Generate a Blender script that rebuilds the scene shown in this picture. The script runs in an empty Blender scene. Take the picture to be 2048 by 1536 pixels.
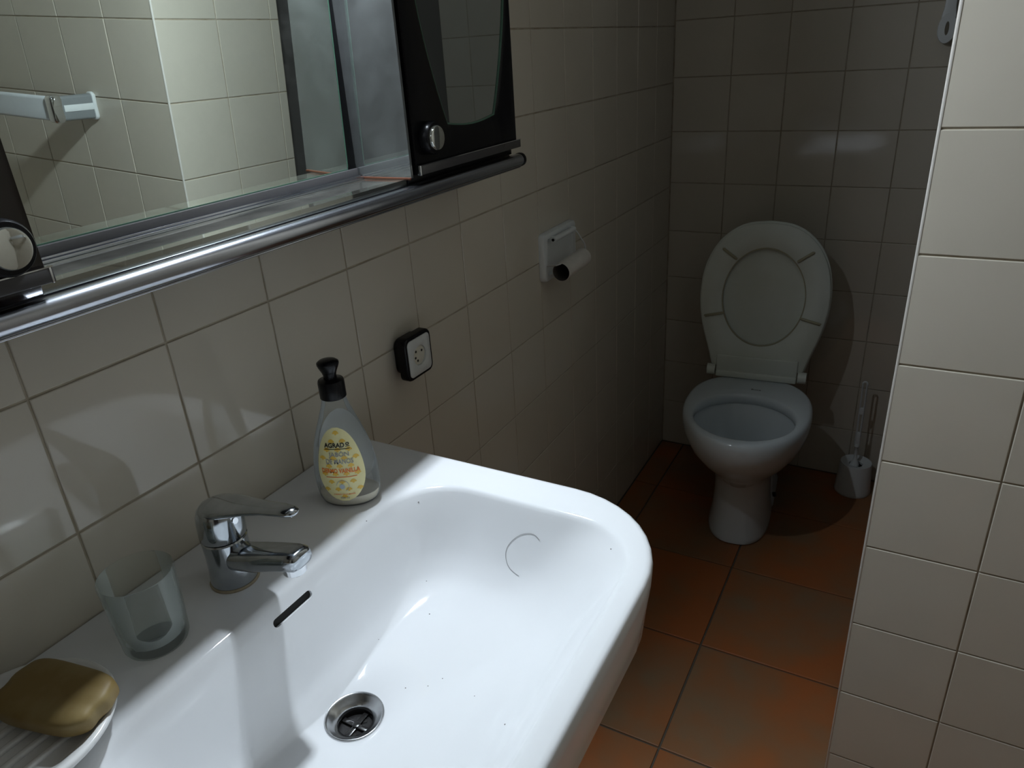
import bpy, bmesh, math, random
from mathutils import Vector, Matrix
random.seed(7)
PI = math.pi
S = bpy.context.scene
COL = S.collection

# ------------------------------------------------------------------ camera, light, exposure
cd = bpy.data.cameras.new('camera'); cam = bpy.data.objects.new('camera', cd); COL.objects.link(cam)
Rr = ((0.87682309, 0.47716012, -0.05915655), (0.15266933, -0.39296384, -0.90679187), (-0.4559313, 0.78606465, -0.41740748))
right, down, fwd = Vector(Rr[0]), Vector(Rr[1]), Vector(Rr[2])
m3 = Matrix((right, -down, -fwd)).transposed()
cam.matrix_world = Matrix.Translation((0.69237, -0.01187, 1.31703)) @ m3.to_4x4()
cd.sensor_width = 36.0; cd.lens = 1449.73 / 2048 * 36
cd.clip_start = 0.01
S.camera = cam

# one bare bulb under the hood of the mirror cabinet, beside the right-hand door unit
LAMP = Vector((0.0815, 0.72, 1.685))
sl = bpy.data.lights.new('mirror_lamp', 'POINT'); so = bpy.data.objects.new('mirror_lamp', sl); COL.objects.link(so)
sl.energy = 46; sl.color = (0.83, 0.925, 1.02); sl.shadow_soft_size = 0.027
so.location = LAMP

w = bpy.data.worlds.new('world'); S.world = w; w.use_nodes = True
w.node_tree.nodes['Background'].inputs[0].default_value = (0.8, 0.9, 1.0, 1)
w.node_tree.nodes['Background'].inputs[1].default_value = 0.02
S.view_settings.view_transform = 'Standard'; S.view_settings.look = 'None'
S.view_settings.exposure = 0.0; S.view_settings.gamma = 1.0
S.view_settings.use_curve_mapping = False

# ------------------------------------------------------------------ materials
def new_mat(name):
    m = bpy.data.materials.new(name); m.use_nodes = True
    nt = m.node_tree; return m, nt, nt.nodes['Principled BSDF']
def setp(b, **k):
    for n, v in k.items():
        n = n.replace('_', ' ')
        b.inputs[n].default_value = (*v, 1) if isinstance(v, tuple) and len(v) == 3 else v
def mat(name, col, rough=0.5, metal=0.0, noise=None, bump=0.0, spec=0.5, **k):
    """plain principled material; noise=(scale, second colour, amount) mottles it"""
    m, nt, b = new_mat(name)
    setp(b, Base_Color=col, Roughness=rough, Metallic=metal, Specular_IOR_Level=spec, **k)
    tc = nt.nodes.new('ShaderNodeTexCoord')
    if noise:
        n = nt.nodes.new('ShaderNodeTexNoise'); n.inputs['Scale'].default_value = noise[0]; n.inputs['Detail'].default_value = 5
        nt.links.new(tc.outputs['Object'], n.inputs['Vector'])
        r = nt.nodes.new('ShaderNodeMapRange'); r.inputs[1].default_value = 0.42; r.inputs[2].default_value = 0.68
        r.inputs[4].default_value = noise[2]; nt.links.new(n.outputs['Fac'], r.inputs[0])
        mx = nt.nodes.new('ShaderNodeMix'); mx.data_type = 'RGBA'
        mx.inputs[6].default_value = (*col, 1); mx.inputs[7].default_value = (*noise[1], 1)
        nt.links.new(r.outputs[0], mx.inputs[0]); nt.links.new(mx.outputs[2], b.inputs['Base Color'])
    if bump:
        n2 = nt.nodes.new('ShaderNodeTexNoise'); n2.inputs['Scale'].default_value = bump[0]; n2.inputs['Detail'].default_value = 3
        nt.links.new(tc.outputs['Object'], n2.inputs['Vector'])
        bp = nt.nodes.new('ShaderNodeBump'); bp.inputs['Strength'].default_value = bump[1]; bp.inputs['Distance'].default_value = bump[2]
        nt.links.new(n2.outputs['Fac'], bp.inputs['Height']); nt.links.new(bp.outputs['Normal'], b.inputs['Normal'])
    return m

def tile_mat():
    m, nt, b = new_mat('glazed_tile')
    oi = nt.nodes.new('ShaderNodeObjectInfo'); tc = nt.nodes.new('ShaderNodeTexCoord')
    n = nt.nodes.new('ShaderNodeTexNoise'); n.inputs['Scale'].default_value = 9; n.inputs['Detail'].default_value = 4
    nt.links.new(tc.outputs['Object'], n.inputs['Vector'])
    mx = nt.nodes.new('ShaderNodeMix'); mx.data_type = 'RGBA'
    mx.inputs[6].default_value = (0.575, 0.53, 0.45, 1); mx.inputs[7].default_value = (0.525, 0.485, 0.405, 1)
    ad = nt.nodes.new('ShaderNodeMath'); ad.operation = 'MULTIPLY_ADD'; ad.inputs[1].default_value = 0.55
    nt.links.new(oi.outputs['Random'], ad.inputs[0]); nt.links.new(n.outputs['Fac'], ad.inputs[2])
    sb = nt.nodes.new('ShaderNodeMath'); sb.operation = 'SUBTRACT'; sb.inputs[1].default_value = 0.25
    nt.links.new(ad.outputs[0], sb.inputs[0])
    nt.links.new(sb.outputs[0], mx.inputs[0]); nt.links.new(mx.outputs[2], b.inputs['Base Color'])
    setp(b, Roughness=0.07, Specular_IOR_Level=0.5)
    n2 = nt.nodes.new('ShaderNodeTexNoise'); n2.inputs['Scale'].default_value = 11; n2.inputs['Detail'].default_value = 1
    nt.links.new(tc.outputs['Object'], n2.inputs['Vector'])
    bp = nt.nodes.new('ShaderNodeBump'); bp.inputs['Strength'].default_value = 0.18; bp.inputs['Distance'].default_value = 0.001
    nt.links.new(n2.outputs['Fac'], bp.inputs['Height']); nt.links.new(bp.outputs['Normal'], b.inputs['Normal'])
    return m

def terracotta_mat():
    m, nt, b = new_mat('terracotta_tile')
    oi = nt.nodes.new('ShaderNodeObjectInfo'); tc = nt.nodes.new('ShaderNodeTexCoord')
    mp = nt.nodes.new('ShaderNodeVectorMath'); mp.operation = 'ADD'
    sc = nt.nodes.new('ShaderNodeVectorMath'); sc.operation = 'SCALE'; sc.inputs['Scale'].default_value = 40
    cmb = nt.nodes.new('ShaderNodeCombineXYZ')
    for i in range(3): nt.links.new(oi.outputs['Random'], cmb.inputs[i])
    nt.links.new(cmb.outputs[0], sc.inputs[0]); nt.links.new(tc.outputs['Object'], mp.inputs[0]); nt.links.new(sc.outputs[0], mp.inputs[1])
    n = nt.nodes.new('ShaderNodeTexNoise'); n.inputs['Scale'].default_value = 5.5; n.inputs['Detail'].default_value = 4; n.inputs['Roughness'].default_value = 0.5
    nt.links.new(mp.outputs[0], n.inputs['Vector'])
    cr = nt.nodes.new('ShaderNodeValToRGB')
    e = cr.color_ramp.elements
    e[0].position = 0.30; e[0].color = (0.23, 0.145, 0.08, 1)
    e[1].position = 0.63; e[1].color = (0.36, 0.115, 0.036, 1)
    x = cr.color_ramp.elements.new(0.5); x.color = (0.30, 0.125, 0.05, 1)
    nt.links.new(n.outputs['Fac'], cr.inputs[0]); nt.links.new(cr.outputs[0], b.inputs['Base Color'])
    setp(b, Roughness=0.42, Specular_IOR_Level=0.25)
    n2 = nt.nodes.new('ShaderNodeTexNoise'); n2.inputs['Scale'].default_value = 30; n2.inputs['Detail'].default_value = 4
    nt.links.new(tc.outputs['Object'], n2.inputs['Vector'])
    bp = nt.nodes.new('ShaderNodeBump'); bp.inputs['Strength'].default_value = 0.25; bp.inputs['Distance'].default_value = 0.002
    nt.links.new(n2.outputs['Fac'], bp.inputs['Height']); nt.links.new(bp.outputs['Normal'], b.inputs['Normal'])
    return m

def mirror_mat(name, col, rough, dust, dust_col=(0.35, 0.36, 0.34), base=0.0, scale=22):
    """silvered glass with a film of dust: metal mixed with a little diffuse"""
    m, nt, b = new_mat(name)
    setp(b, Base_Color=col, Metallic=1.0, Roughness=rough)
    d = nt.nodes.new('ShaderNodeBsdfDiffuse'); d.inputs[0].default_value = (*dust_col, 1)
    tc = nt.nodes.new('ShaderNodeTexCoord')
    n = nt.nodes.new('ShaderNodeTexNoise'); n.inputs['Scale'].default_value = scale; n.inputs['Detail'].default_value = 8; n.inputs['Roughness'].default_value = 0.65
    nt.links.new(tc.outputs['Object'], n.inputs['Vector'])
    r = nt.nodes.new('ShaderNodeMapRange'); r.inputs[1].default_value = 0.45; r.inputs[2].default_value = 0.8
    r.inputs[3].default_value = base; r.inputs[4].default_value = dust; nt.links.new(n.outputs['Fac'], r.inputs[0])
    mix = nt.nodes.new('ShaderNodeMixShader')
    nt.links.new(r.outputs[0], mix.inputs[0]); nt.links.new(b.outputs[0], mix.inputs[1]); nt.links.new(d.outputs[0], mix.inputs[2])
    nt.links.new(mix.outputs[0], nt.nodes['Material Output'].inputs[0])
    return m

def clear_plastic(name, tint, film, film_amt, rough=0.12, gain=0.75):
    """thin clear plastic wall: see-through with gloss by Fresnel, and a milky film"""
    m, nt, b = new_mat(name)
    tr = nt.nodes.new('ShaderNodeBsdfTransparent'); tr.inputs[0].default_value = (*tint, 1)
    setp(b, Base_Color=film, Roughness=rough)
    fr = nt.nodes.new('ShaderNodeLayerWeight'); fr.inputs[0].default_value = 0.22
    ad = nt.nodes.new('ShaderNodeMath'); ad.operation = 'MULTIPLY_ADD'; ad.inputs[1].default_value = gain; ad.inputs[2].default_value = film_amt
    ad.use_clamp = True
    nt.links.new(fr.outputs['Fresnel'], ad.inputs[0])
    mix = nt.nodes.new('ShaderNodeMixShader')
    nt.links.new(ad.outputs[0], mix.inputs[0]); nt.links.new(tr.outputs[0], mix.inputs[1]); nt.links.new(b.outputs[0], mix.inputs[2])
    nt.links.new(mix.outputs[0], nt.nodes['Material Output'].inputs[0])
    return m

M = {}
M['tile'] = tile_mat()
M['grout'] = mat('tile_grout', (0.40, 0.35, 0.27), 0.9, noise=(30, (0.27, 0.22, 0.15), 0.8))
M['terra'] = terracotta_mat()
M['fgrout'] = mat('floor_grout', (0.10, 0.085, 0.065), 0.9)
M['recess'] = mat('dark_recess_tone', (0.15, 0.145, 0.14), 0.6)  # hidden wall coloured dark in place of shade; also cuts bounced light
M['bracket'] = mat('grey_plastic_bracket', (0.20, 0.215, 0.22), 0.3)
M['bead'] = mat('pale_corner_grout', (0.66, 0.63, 0.58), 0.5)
M['plaster'] = mat('ceiling_plaster', (0.6, 0.6, 0.58), 0.9)
M['ceramic'] = mat('white_sanitary_ceramic', (0.79, 0.80, 0.815), 0.06, spec=0.5)
M['toilet_ceramic'] = mat('toilet_ceramic', (0.66, 0.72, 0.75), 0.12, noise=(6, (0.6, 0.65, 0.67), 0.6))
M['chrome'] = mat('chrome', (0.50, 0.53, 0.56), 0.12, 1.0, noise=(35, (0.34, 0.37, 0.40), 0.7))
M['bright_chrome'] = mat('polished_chrome', (0.75, 0.77, 0.8), 0.06, 1.0)
M['steel'] = mat('drain_steel', (0.55, 0.56, 0.57), 0.22, 1.0, noise=(60, (0.38, 0.38, 0.38), 0.7))
M['anod'] = mat('anodised_rail', (0.50, 0.52, 0.57), 0.20, 1.0, noise=(18, (0.40, 0.40, 0.43), 0.5))
M['dark_rail'] = mat('dark_rail', (0.05, 0.048, 0.05), 0.25)
M['black'] = mat('black_gloss_plastic', (0.006, 0.006, 0.007), 0.26, spec=0.22)
M['hole'] = mat('dark_cavity', (0.006, 0.005, 0.004), 0.8)  # near-black fill: the shade inside slots and holes put into the colour
M['drain_dark'] = mat('dark_drain_grille', (0.014, 0.013, 0.013), 0.22, 0.0, spec=0.35)  # one near-black gloss for cup and bars inside the drain
M['brown'] = mat('dark_brown_lacquer', (0.014, 0.009, 0.006), 0.16, noise=(12, (0.022, 0.015, 0.010), 0.7))
M['copper'] = mat('copper_edge_strip', (0.10, 0.034, 0.017), 0.4, 0.2)
M['mirror'] = mirror_mat('mirror_glass', (0.80, 0.87, 0.82), 0.004, 0.10)
M['dusty'] = mirror_mat('dusty_mirror', (0.56, 0.59, 0.59), 0.025, 0.26, (0.44, 0.46, 0.46), 0.13, 9)
M['shelf'] = mirror_mat('glass_shelf', (0.46, 0.48, 0.44), 0.03, 0.14, (0.30, 0.29, 0.25), 0.03, 12)
M['smoke'] = mirror_mat('smoked_mirror', (0.60, 0.64, 0.62), 0.01, 0.08, (0.30, 0.31, 0.29), 0.04)
M['glass_edge'] = mat('green_glass_edge', (0.07, 0.14, 0.10), 0.15)
M['knob_glass'] = mirror_mat('knob_mirror', (0.75, 0.77, 0.74), 0.05, 0.35, (0.40, 0.40, 0.34), 0.08)
M['white'] = mat('white_plastic', (0.68, 0.71, 0.71), 0.3)
M['ivory'] = mat('ivory_plastic', (0.60, 0.58, 0.50), 0.3, noise=(40, (0.48, 0.42, 0.30), 0.5))
M['faceplate'] = mat('grey_white_plastic', (0.55, 0.56, 0.54), 0.3)
M['seat'] = mat('aged_white_plastic', (0.76, 0.80, 0.74), 0.25, noise=(5, (0.66, 0.68, 0.57), 0.6))
M['seat_line'] = mat('yellowed_plastic_ridge', (0.42, 0.39, 0.27), 0.4)
M['card'] = mat('white_cardboard', (0.62, 0.59, 0.54), 0.85, noise=(50, (0.54, 0.51, 0.46), 0.6))
M['card_in'] = mat('grey_cardboard_inside', (0.06, 0.052, 0.045), 0.9)
M['wire'] = mat('white_coated_wire', (0.55, 0.56, 0.56), 0.35)
M['soap'] = mat('olive_soap', (0.22, 0.145, 0.045), 0.5, noise=(30, (0.28, 0.21, 0.09), 0.8), bump=(60, 0.3, 0.001), spec=0.3)
M['dish'] = mat('white_dish_ceramic', (0.74, 0.74, 0.73), 0.16)
M['bottle'] = clear_plastic('clear_bottle_plastic', (0.93, 0.95, 0.95), (0.66, 0.69, 0.71), 0.10)
M['cream'] = mat('cream_soap', (0.85, 0.76, 0.60), 0.3)
M['film'] = clear_plastic('milky_soap_film', (0.95, 0.95, 0.95), (0.66, 0.68, 0.70), 0.45)
M['lab_yellow'] = mat('label_yellow', (0.90, 0.83, 0.44), 0.45)
M['lab_blob'] = mat('label_amber_print', (0.85, 0.55, 0.08), 0.45)
M['lab_black'] = mat('label_black_print', (0.012, 0.012, 0.012), 0.5)
M['lab_grey'] = mat('label_grey_print', (0.36, 0.36, 0.34), 0.5)
M['lab_orange'] = mat('label_orange_print', (0.90, 0.21, 0.02), 0.5)
M['lab_blue'] = mat('label_pale_blue_print', (0.45, 0.53, 0.58), 0.5)
M['lab_white'] = mat('back_label_white', (0.88, 0.89, 0.90), 0.5)
M['scale'] = mat('limescale', (0.42, 0.36, 0.26), 0.8, noise=(80, (0.30, 0.24, 0.15), 0.8))
M['bristle'] = mat('white_bristles', (0.5, 0.5, 0.48), 0.8)
M['hair'] = mat('dark_hair', (0.09, 0.08, 0.075), 0.5)
M['towel_bar'] = mat('satin_white_bar', (0.55, 0.58, 0.60), 0.3)
M['wood'] = mat('dark_wood_door', (0.05, 0.035, 0.025), 0.4)
M['glass'] = clear_plastic('tumbler_glass', (0.955, 0.972, 0.962), (0.5, 0.53, 0.52), 0.015, 0.02, 0.5)
g, nt, b = new_mat('toilet_water'); setp(b, Base_Color=(0.55, 0.62, 0.68), Roughness=0.02, Transmission_Weight=0.6, IOR=1.33); M['water'] = g

# ------------------------------------------------------------------ mesh helpers
def obj(name, bm, m, parent=None, smooth=None, loc=None):
    me = bpy.data.meshes.new(name); bmesh.ops.recalc_face_normals(bm, faces=bm.faces[:]); bm.to_mesh(me); bm.free()
    if m is not None: me.materials.append(M[m])
    if smooth is not None:
        me.polygons.foreach_set('use_smooth', [True] * len(me.polygons))
        if smooth < 180: me.set_sharp_from_angle(angle=math.radians(smooth))
    o = bpy.data.objects.new(name, me); COL.objects.link(o)
    if parent: o.parent = parent
    if loc: o.location = loc
    return o
def tag(o, label, cat, group=None):
    o['label'] = label
    if cat: o['category'] = cat
    if group: o['group'] = group
    return o
def thing(name, label, cat, loc=(0, 0, 0), rz=0, group=None):
    o = bpy.data.objects.new(name, None); o.empty_display_size = 0.05; COL.objects.link(o)
    o.location = loc; o.rotation_euler = (0, 0, rz)
    return tag(o, label, cat, group)
def struct(name, label, bm=None, m=None):
    if bm is None:
        o = bpy.data.objects.new(name, None); COL.objects.link(o)
    else: o = obj(name, bm, m)
    o['kind'] = 'structure'; o['label'] = label
    return o
def box(bm, x0, x1, y0, y1, z0, z1, bev=0, seg=2):
    r = bmesh.ops.create_cube(bm, size=1)
    vs = r['verts']
    for v in vs:
        v.co = Vector((x0 + (v.co.x + .5) * (x1 - x0), y0 + (v.co.y + .5) * (y1 - y0), z0 + (v.co.z + .5) * (z1 - z0)))
    if bev:
        es = {e for v in vs for e in v.link_edges}
        bmesh.ops.bevel(bm, geom=list(es), offset=bev, segments=seg, profile=0.5, affect='EDGES')
def loft(bm, rings, cap0=True, cap1=True, closed=False):
    """rings: equal-length point loops"""
    vr = [[bm.verts.new(p) for p in r] for r in rings]
    n = len(vr[0])
    prs = list(zip(vr, vr[1:])) + ([(vr[-1], vr[0])] if closed else [])
    for a, b_ in prs:
        for i in range(n):
            j = (i + 1) % n
            bm.faces.new((a[i], a[j], b_[j], b_[i]))
    if cap0 and not closed: bm.faces.new(vr[0][::-1])
    if cap1 and not closed: bm.faces.new(vr[-1])
    return vr
def lathe(bm, prof, n=32, c=(0, 0, 0), cap0=True, cap1=True, sx=1, sy=1):
    loft(bm, [[(c[0] + r * sx * math.cos(2 * PI * i / n), c[1] + r * sy * math.sin(2 * PI * i / n), c[2] + z) for i in range(n)] for r, z in prof], cap0, cap1)
def frame_of(t, ref=Vector((0, 0, 1))):
    t = t.normalized()
    if abs(t.dot(ref)) > 0.95: ref = Vector((0, 1, 0))
    a = t.cross(ref).normalized(); return a, a.cross(t).normalized()
def tube(bm, pts, rad, n=10, ref=Vector((0, 0, 1))):
    pts = [Vector(p) for p in pts]
    if not isinstance(rad, (list, tuple)): rad = [rad] * len(pts)
    rings = []
    for i, p in enumerate(pts):
        t = pts[min(i + 1, len(pts) - 1)] - pts[max(i - 1, 0)]
        a, b_ = frame_of(t, ref)
        r = rad[i]; ra, rb = r if isinstance(r, tuple) else (r, r)
        rings.append([p + a * ra * math.cos(2 * PI * k / n) + b_ * rb * math.sin(2 * PI * k / n) for k in range(n)])
    loft(bm, rings)
def cyl(bm, p0, p1, r, n=24, r1=None):
    tube(bm, [p0, p1], [r, r if r1 is None else r1], n)
def rrect(x0, x1, y0, y1, r, K=10, Ms=10):
    """rounded rectangle, r = radius or (r at x0y0, x1y0, x1y1, x0y1); same point count always"""
    if not isinstance(r, (tuple, list)): r = (r,) * 4
    cs = [(x0, y0, 1, 1, PI), (x1, y0, -1, 1, 1.5 * PI), (x1, y1, -1, -1, 0), (x0, y1, 1, -1, .5 * PI)]
    arcs = []
    for (cx, cy, sx, sy, a0), rr in zip(cs, r):
        arcs.append([(cx + sx * rr + rr * math.cos(a0 + .5 * PI * k / K), cy + sy * rr + rr * math.sin(a0 + .5 * PI * k / K)) for k in range(K + 1)])
    out = []
    for i in range(4):
        a, nx = arcs[i], arcs[(i + 1) % 4]
        out += a
        p, q = a[-1], nx[0]
        out += [(p[0] + (q[0] - p[0]) * k / Ms, p[1] + (q[1] - p[1]) * k / Ms) for k in range(1, Ms)]
    return out
def sup(c, af, ab, w, n=2.0, N=64, nb=None):
    """egg outline in (s, f): c centre along f, af / ab reach towards +f / -f, w half-width, superellipse exponents"""
    out = []
    for i in range(N):
        t = 2 * PI * i / N; cs, sn = math.cos(t), math.sin(t)
        e = 2 / (n if sn >= 0 else (nb or n))
        s = w * math.copysign(abs(cs) ** e, cs)
        f = (af if sn >= 0 else ab) * math.copysign(abs(sn) ** e, sn)
        out.append((s, c + f))
    return out
def plate(bm, pts2, to3, t0, t1, bev=0.0):
    """solid from a 2D outline between two depths; to3(u, v, d) places it"""
    cx = sum(p[0] for p in pts2) / len(pts2); cy = sum(p[1] for p in pts2) / len(pts2)
    def inset(k): 
        return [(p[0] - (p[0] - cx) / max(1e-6, math.hypot(p[0] - cx, p[1] - cy)) * k, p[1] - (p[1] - cy) / max(1e-6, math.hypot(p[0] - cx, p[1] - cy)) * k) for p in pts2]
    if bev:
        R = [(bev, t0), (0, t0 + bev), (0, t1 - bev), (bev * .3, t1 - bev * .3), (bev, t1)]
    else: R = [(0, t0), (0, t1)]
    loft(bm, [[to3(u, v, d) for u, v in inset(k)] for k, d in R])

# ------------------------------------------------------------------ tiled surfaces
_tile_cache = {}
def tile_mesh(w_, h_, th, bev, m):
    k = (round(w_, 4), round(h_, 4), th, m)
    if k not in _tile_cache:
        bm = bmesh.new()
        pr = [(0, -th), (0, -bev), (bev * .35, -bev * .35), (bev, 0)]
        loft(bm, [[(-w_ / 2 + i, -h_ / 2 + i, z), (w_ / 2 - i, -h_ / 2 + i, z), (w_ / 2 - i, h_ / 2 - i, z), (-w_ / 2 + i, h_ / 2 - i, z)] for i, z in pr], cap0=False)
        bmesh.ops.recalc_face_normals(bm, faces=bm.faces[:])
        me = bpy.data.meshes.new('tile'); bm.to_mesh(me); bm.free(); me.materials.append(M[m])
        _tile_cache[k] = me
    return _tile_cache[k]
def edges_from(lo, hi, origin, pitch):
    k = math.ceil((lo - origin) / pitch + 0.12); e = [lo]
    while origin + k * pitch < hi - 0.12 * pitch:
        e.append(origin + k * pitch); k += 1
    return e + [hi]
def lay(parent, name, us, vs, U, V, N, O, gap, th, bev, m, stuff_v=None, jit=0.0):
    """one object per tile; rows that start above stuff_v are joined into one part"""
    U, V, N, O = Vector(U), Vector(V), Vector(N), Vector(O)
    rot = Matrix((U, V, N)).transposed()
    sb = bmesh.new(); ns = 0
    for u0, u1 in zip(us, us[1:]):
        for v0, v1 in zip(vs, vs[1:]):
            c = O + U * (u0 + u1) / 2 + V * (v0 + v1) / 2
            me = tile_mesh(u1 - u0 - gap, v1 - v0 - gap, th, bev, m)
            tilt = Matrix.Rotation(random.uniform(-jit, jit), 3, 'X') @ Matrix.Rotation(random.uniform(-jit, jit), 3, 'Y')
            mw = Matrix.Translation(c + N * random.uniform(-0.00025, 0.00025)) @ (rot @ tilt).to_4x4()
            if stuff_v is not None and (v0 >= stuff_v):
                t = bmesh.new(); t.from_mesh(me); t.transform(mw); tm = bpy.data.meshes.new('t'); t.to_mesh(tm); t.free()
                sb.from_mesh(tm); bpy.data.meshes.remove(tm); ns += 1
                continue
            o = bpy.data.objects.new(name, me); COL.objects.link(o); o.parent = parent; o.matrix_local = mw
    if ns:
        o = obj('tile_field', sb, m, parent); o['kind'] = 'stuff'
    else: sb.free()

YB, XP, YP, YP2, XR, YF, ZC = 2.24, 0.697, 1.0104, 1.335, 1.55, -1.05, 2.35
XA = 1.02            # right side of the toilet recess
G, TH = 0.0022, 0.006

bm = bmesh.new(); box(bm, -.12, -.0016, YF - .1, YB + .1, 0, ZC)
wl = struct('wall_left', 'long wall of glossy beige square tiles behind the washbasin', bm, 'grout')
lay(wl, 'wall_tile', edges_from(-.30, YB, .2944, .1491), edges_from(0, ZC, 1.052, .15), (0, 1, 0), (0, 0, 1), (1, 0, 0), (0, 0, 0), G, TH, .0011, 'tile', 1.75, .0022)
bm = bmesh.new(); box(bm, -.12, XA + .1, YB + .0016, YB + .12, 0, ZC)
wb = struct('wall_back', 'dim wall of glossy beige square tiles behind the toilet', bm, 'grout')
lay(wb, 'wall_tile', edges_from(0.001, XA, .3161, .1491), edges_from(0, ZC, 1.3654, .15), (1, 0, 0), (0, 0, 1), (0, -1, 0), (0, YB, 0), G, TH, .0011, 'tile', 1.75, .0022)
bm = bmesh.new(); box(bm, XP + .0016, XR + .1, YP + .0016, YP2, 0, ZC)
wr = struct('wall_right', 'tiled partition end standing in front of the toilet recess', bm, 'grout')
lay(wr, 'wall_tile', edges_from(XP, XR, .6973, .1472), edges_from(0, ZC, 1.2043, .15), (1, 0, 0), (0, 0, 1), (0, -1, 0), (0, YP, 0), G, TH, .0011, 'tile', 1.75, .0018)
us = [-e for e in reversed(edges_from(YP + .0012, YP2, YP, .1495))]
lay(wr, 'wall_tile', us, edges_from(0, ZC, 1.2043, .15), (0, -1, 0), (0, 0, 1), (-1, 0, 0), (XP, 0, 0), G, TH, .0011, 'tile', 1.75, .0018)
bm = bmesh.new(); box(bm, XP - .0006, XP + .0032, YP - .0006, YP + .0032, .004, ZC - .002, .0012); obj('corner_bead', bm, 'bead', wr, 40)
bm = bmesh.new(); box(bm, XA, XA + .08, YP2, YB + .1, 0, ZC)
struct('wall_recess', 'side wall of the toilet recess behind the partition, coloured dark in place of shade', bm, 'recess')
bm = bmesh.new(); box(bm, XR, XR + .1, YF - .1, YP, 0, ZC)
struct('wall_outer', 'beige tiled wall on the room side away from the basin', bm, 'tile')
bm = bmesh.new(); box(bm, 0, XR, YF - .1, YF, 0, ZC)
struct('wall_front', 'beige wall on the entrance side behind the viewer', bm, 'tile')
bm = bmesh.new(); box(bm, .75, 1.55, YF, YF + .03, 0, 2.05, .004)
dr = struct('door_1', 'dark wooden door added behind the viewer to keep mirror reflections dark', bm, 'wood')  # unseen; added as a dark surface for the cabinet mirrors to reflect
bm = bmesh.new(); box(bm, -.12, XR + .1, YF - .1, YB + .12, ZC, ZC + .1)
struct('ceiling', 'plain plaster ceiling', bm, 'plaster')
bm = bmesh.new(); box(bm, -.12, XR + .1, YF - .1, YB + .12, -.1, -.0035)
fl = struct('floor', 'floor of terracotta tiles, orange in the middle and greyer at the edges', bm, 'fgrout')
lay(fl, 'floor_tile', edges_from(0.001, XR, .3923, .3129), edges_from(YF, YB, 1.0099, .3129), (1, 0, 0), (0, 1, 0), (0, 0, 1), (0, 0, 0), .004, .008, .0016, 'terra', None, .0012)

# ------------------------------------------------------------------ washbasin
ZT = .806
YC = .385
def yy(h): return YC - h, YC + h
def ring(x0, x1, hy, r, z, sh=0): 
    return [(x, y + sh, z) for x, y in rrect(x0, x1, YC - hy, YC + hy, r)]
bs = thing('washbasin', 'large white ceramic washbasin fixed to the tiled wall under the mirror cabinet', 'washbasin', (0, YC, ZT))
bm = bmesh.new()
rf = (.012, .14, .14, .012)
R = [ring(.002, .22, .10, (.01, .05, .05, .01), .565),
     ring(.002, .345, .212, (.01, .09, .09, .01), .585),
     ring(.002, .428, .268, (.01, .12, .12, .01), .625),
     ring(.002, .474, .300, (.01, .135, .135, .01), .67),
     ring(.002, .4955, .3135, (.011, .139, .139, .011), .715),
     ring(.002, .4995, .3165, rf, .755),
     ring(.002, .5030, .3190, rf, .785),
     ring(.002, .5032, .3192, rf, .799),
     ring(.002, .5020, .3182, (.012, .139, .139, .012), .8032),
     ring(.002, .4990, .3157, (.012, .137, .137, .012), .8055),
     ring(.002, .4950, .3120, (.012, .133, .133, .012), ZT),
     ring(.1510, .4815, .2650, (.085, .082, .082, .085), ZT),
     ring(.1540, .4785, .2625, (.085, .082, .082, .085), .8052),
     ring(.1568, .4757, .2602, (.085, .082, .082, .085), .8032),
     ring(.1592, .4730, .2582, (.084, .082, .082, .084), .7995),
     ring(.1622, .4680, .2555, (.082, .084, .084, .082), .793),
     ring(.1660, .4610, .2520, (.08, .086, .086, .08), .785),
     ring(.1730, .4450, .2430, (.076, .094, .094, .076), .763),
     ring(.1812, .4230, .2310, (.07, .09, .09, .07), .735),
     ring(.1890, .3930, .2130, (.062, .085, .085, .062), .710),
     ring(.1955, .3630, .1900, (.055, .075, .075, .055), .6975),
     ring(.2030, .3320, .1480, (.045, .06, .06, .045), .6885),
     ring(.2090, .2980, .0800, (.035, .042, .042, .035), .6815)]
DX, DY, DZ = .243, .3795, .6775
def dring(r, z): 
    pts = ring(.2, .3, .05, .0499, 0); out = []
    for p in pts:
        a = math.atan2(p[1] - YC, p[0] - .25); out.append((DX + r * math.cos(a), DY + r * math.sin(a), z))
    return out
R += [dring(.031, DZ), dring(.0285, DZ - .002), dring(.0275, DZ - .05)]
loft(bm, R)
body = obj('basin_body', bm, 'ceramic', None, 40)
# overflow slot cut through the back slope
bm = bmesh.new()
OC = Vector((.1662, .395, .785)); nrm = Vector((.95, 0, .31)).normalized(); up = Vector((0, 1, 0)).cross(nrm).normalized()
def slot(hl, hh, d0, d1, b_):
    ps = []
    for k in range(9): a = PI / 2 - PI * k / 8; ps.append((hl - hh + hh * math.cos(a), hh * math.sin(a)))
    for k in range(9): a = -PI / 2 - PI * k / 8; ps.append((-hl + hh + hh * math.cos(a), hh * math.sin(a)))
    loft(b_, [[OC + Vector((0, 1, 0)) * p[0] + up * p[1] + nrm * d for p in ps] for d in (d0, d1)])
slot(.0285, .0047, -.02, .02, bm)
cut = obj('overflow_cutter', bm, None)
md = body.modifiers.new('cut', 'BOOLEAN'); md.object = cut; md.operation = 'DIFFERENCE'; md.solver = 'EXACT'
dg = bpy.context.evaluated_depsgraph_get()
me2 = bpy.data.meshes.new_from_object(body.evaluated_get(dg))
body.modifiers.clear(); body.data = me2
bpy.data.objects.remove(cut)
me2.polygons.foreach_set('use_smooth', [True] * len(me2.polygons)); me2.set_sharp_from_angle(angle=math.radians(40))
body.parent = bs; body.location = (0, -YC, -ZT)
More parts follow.
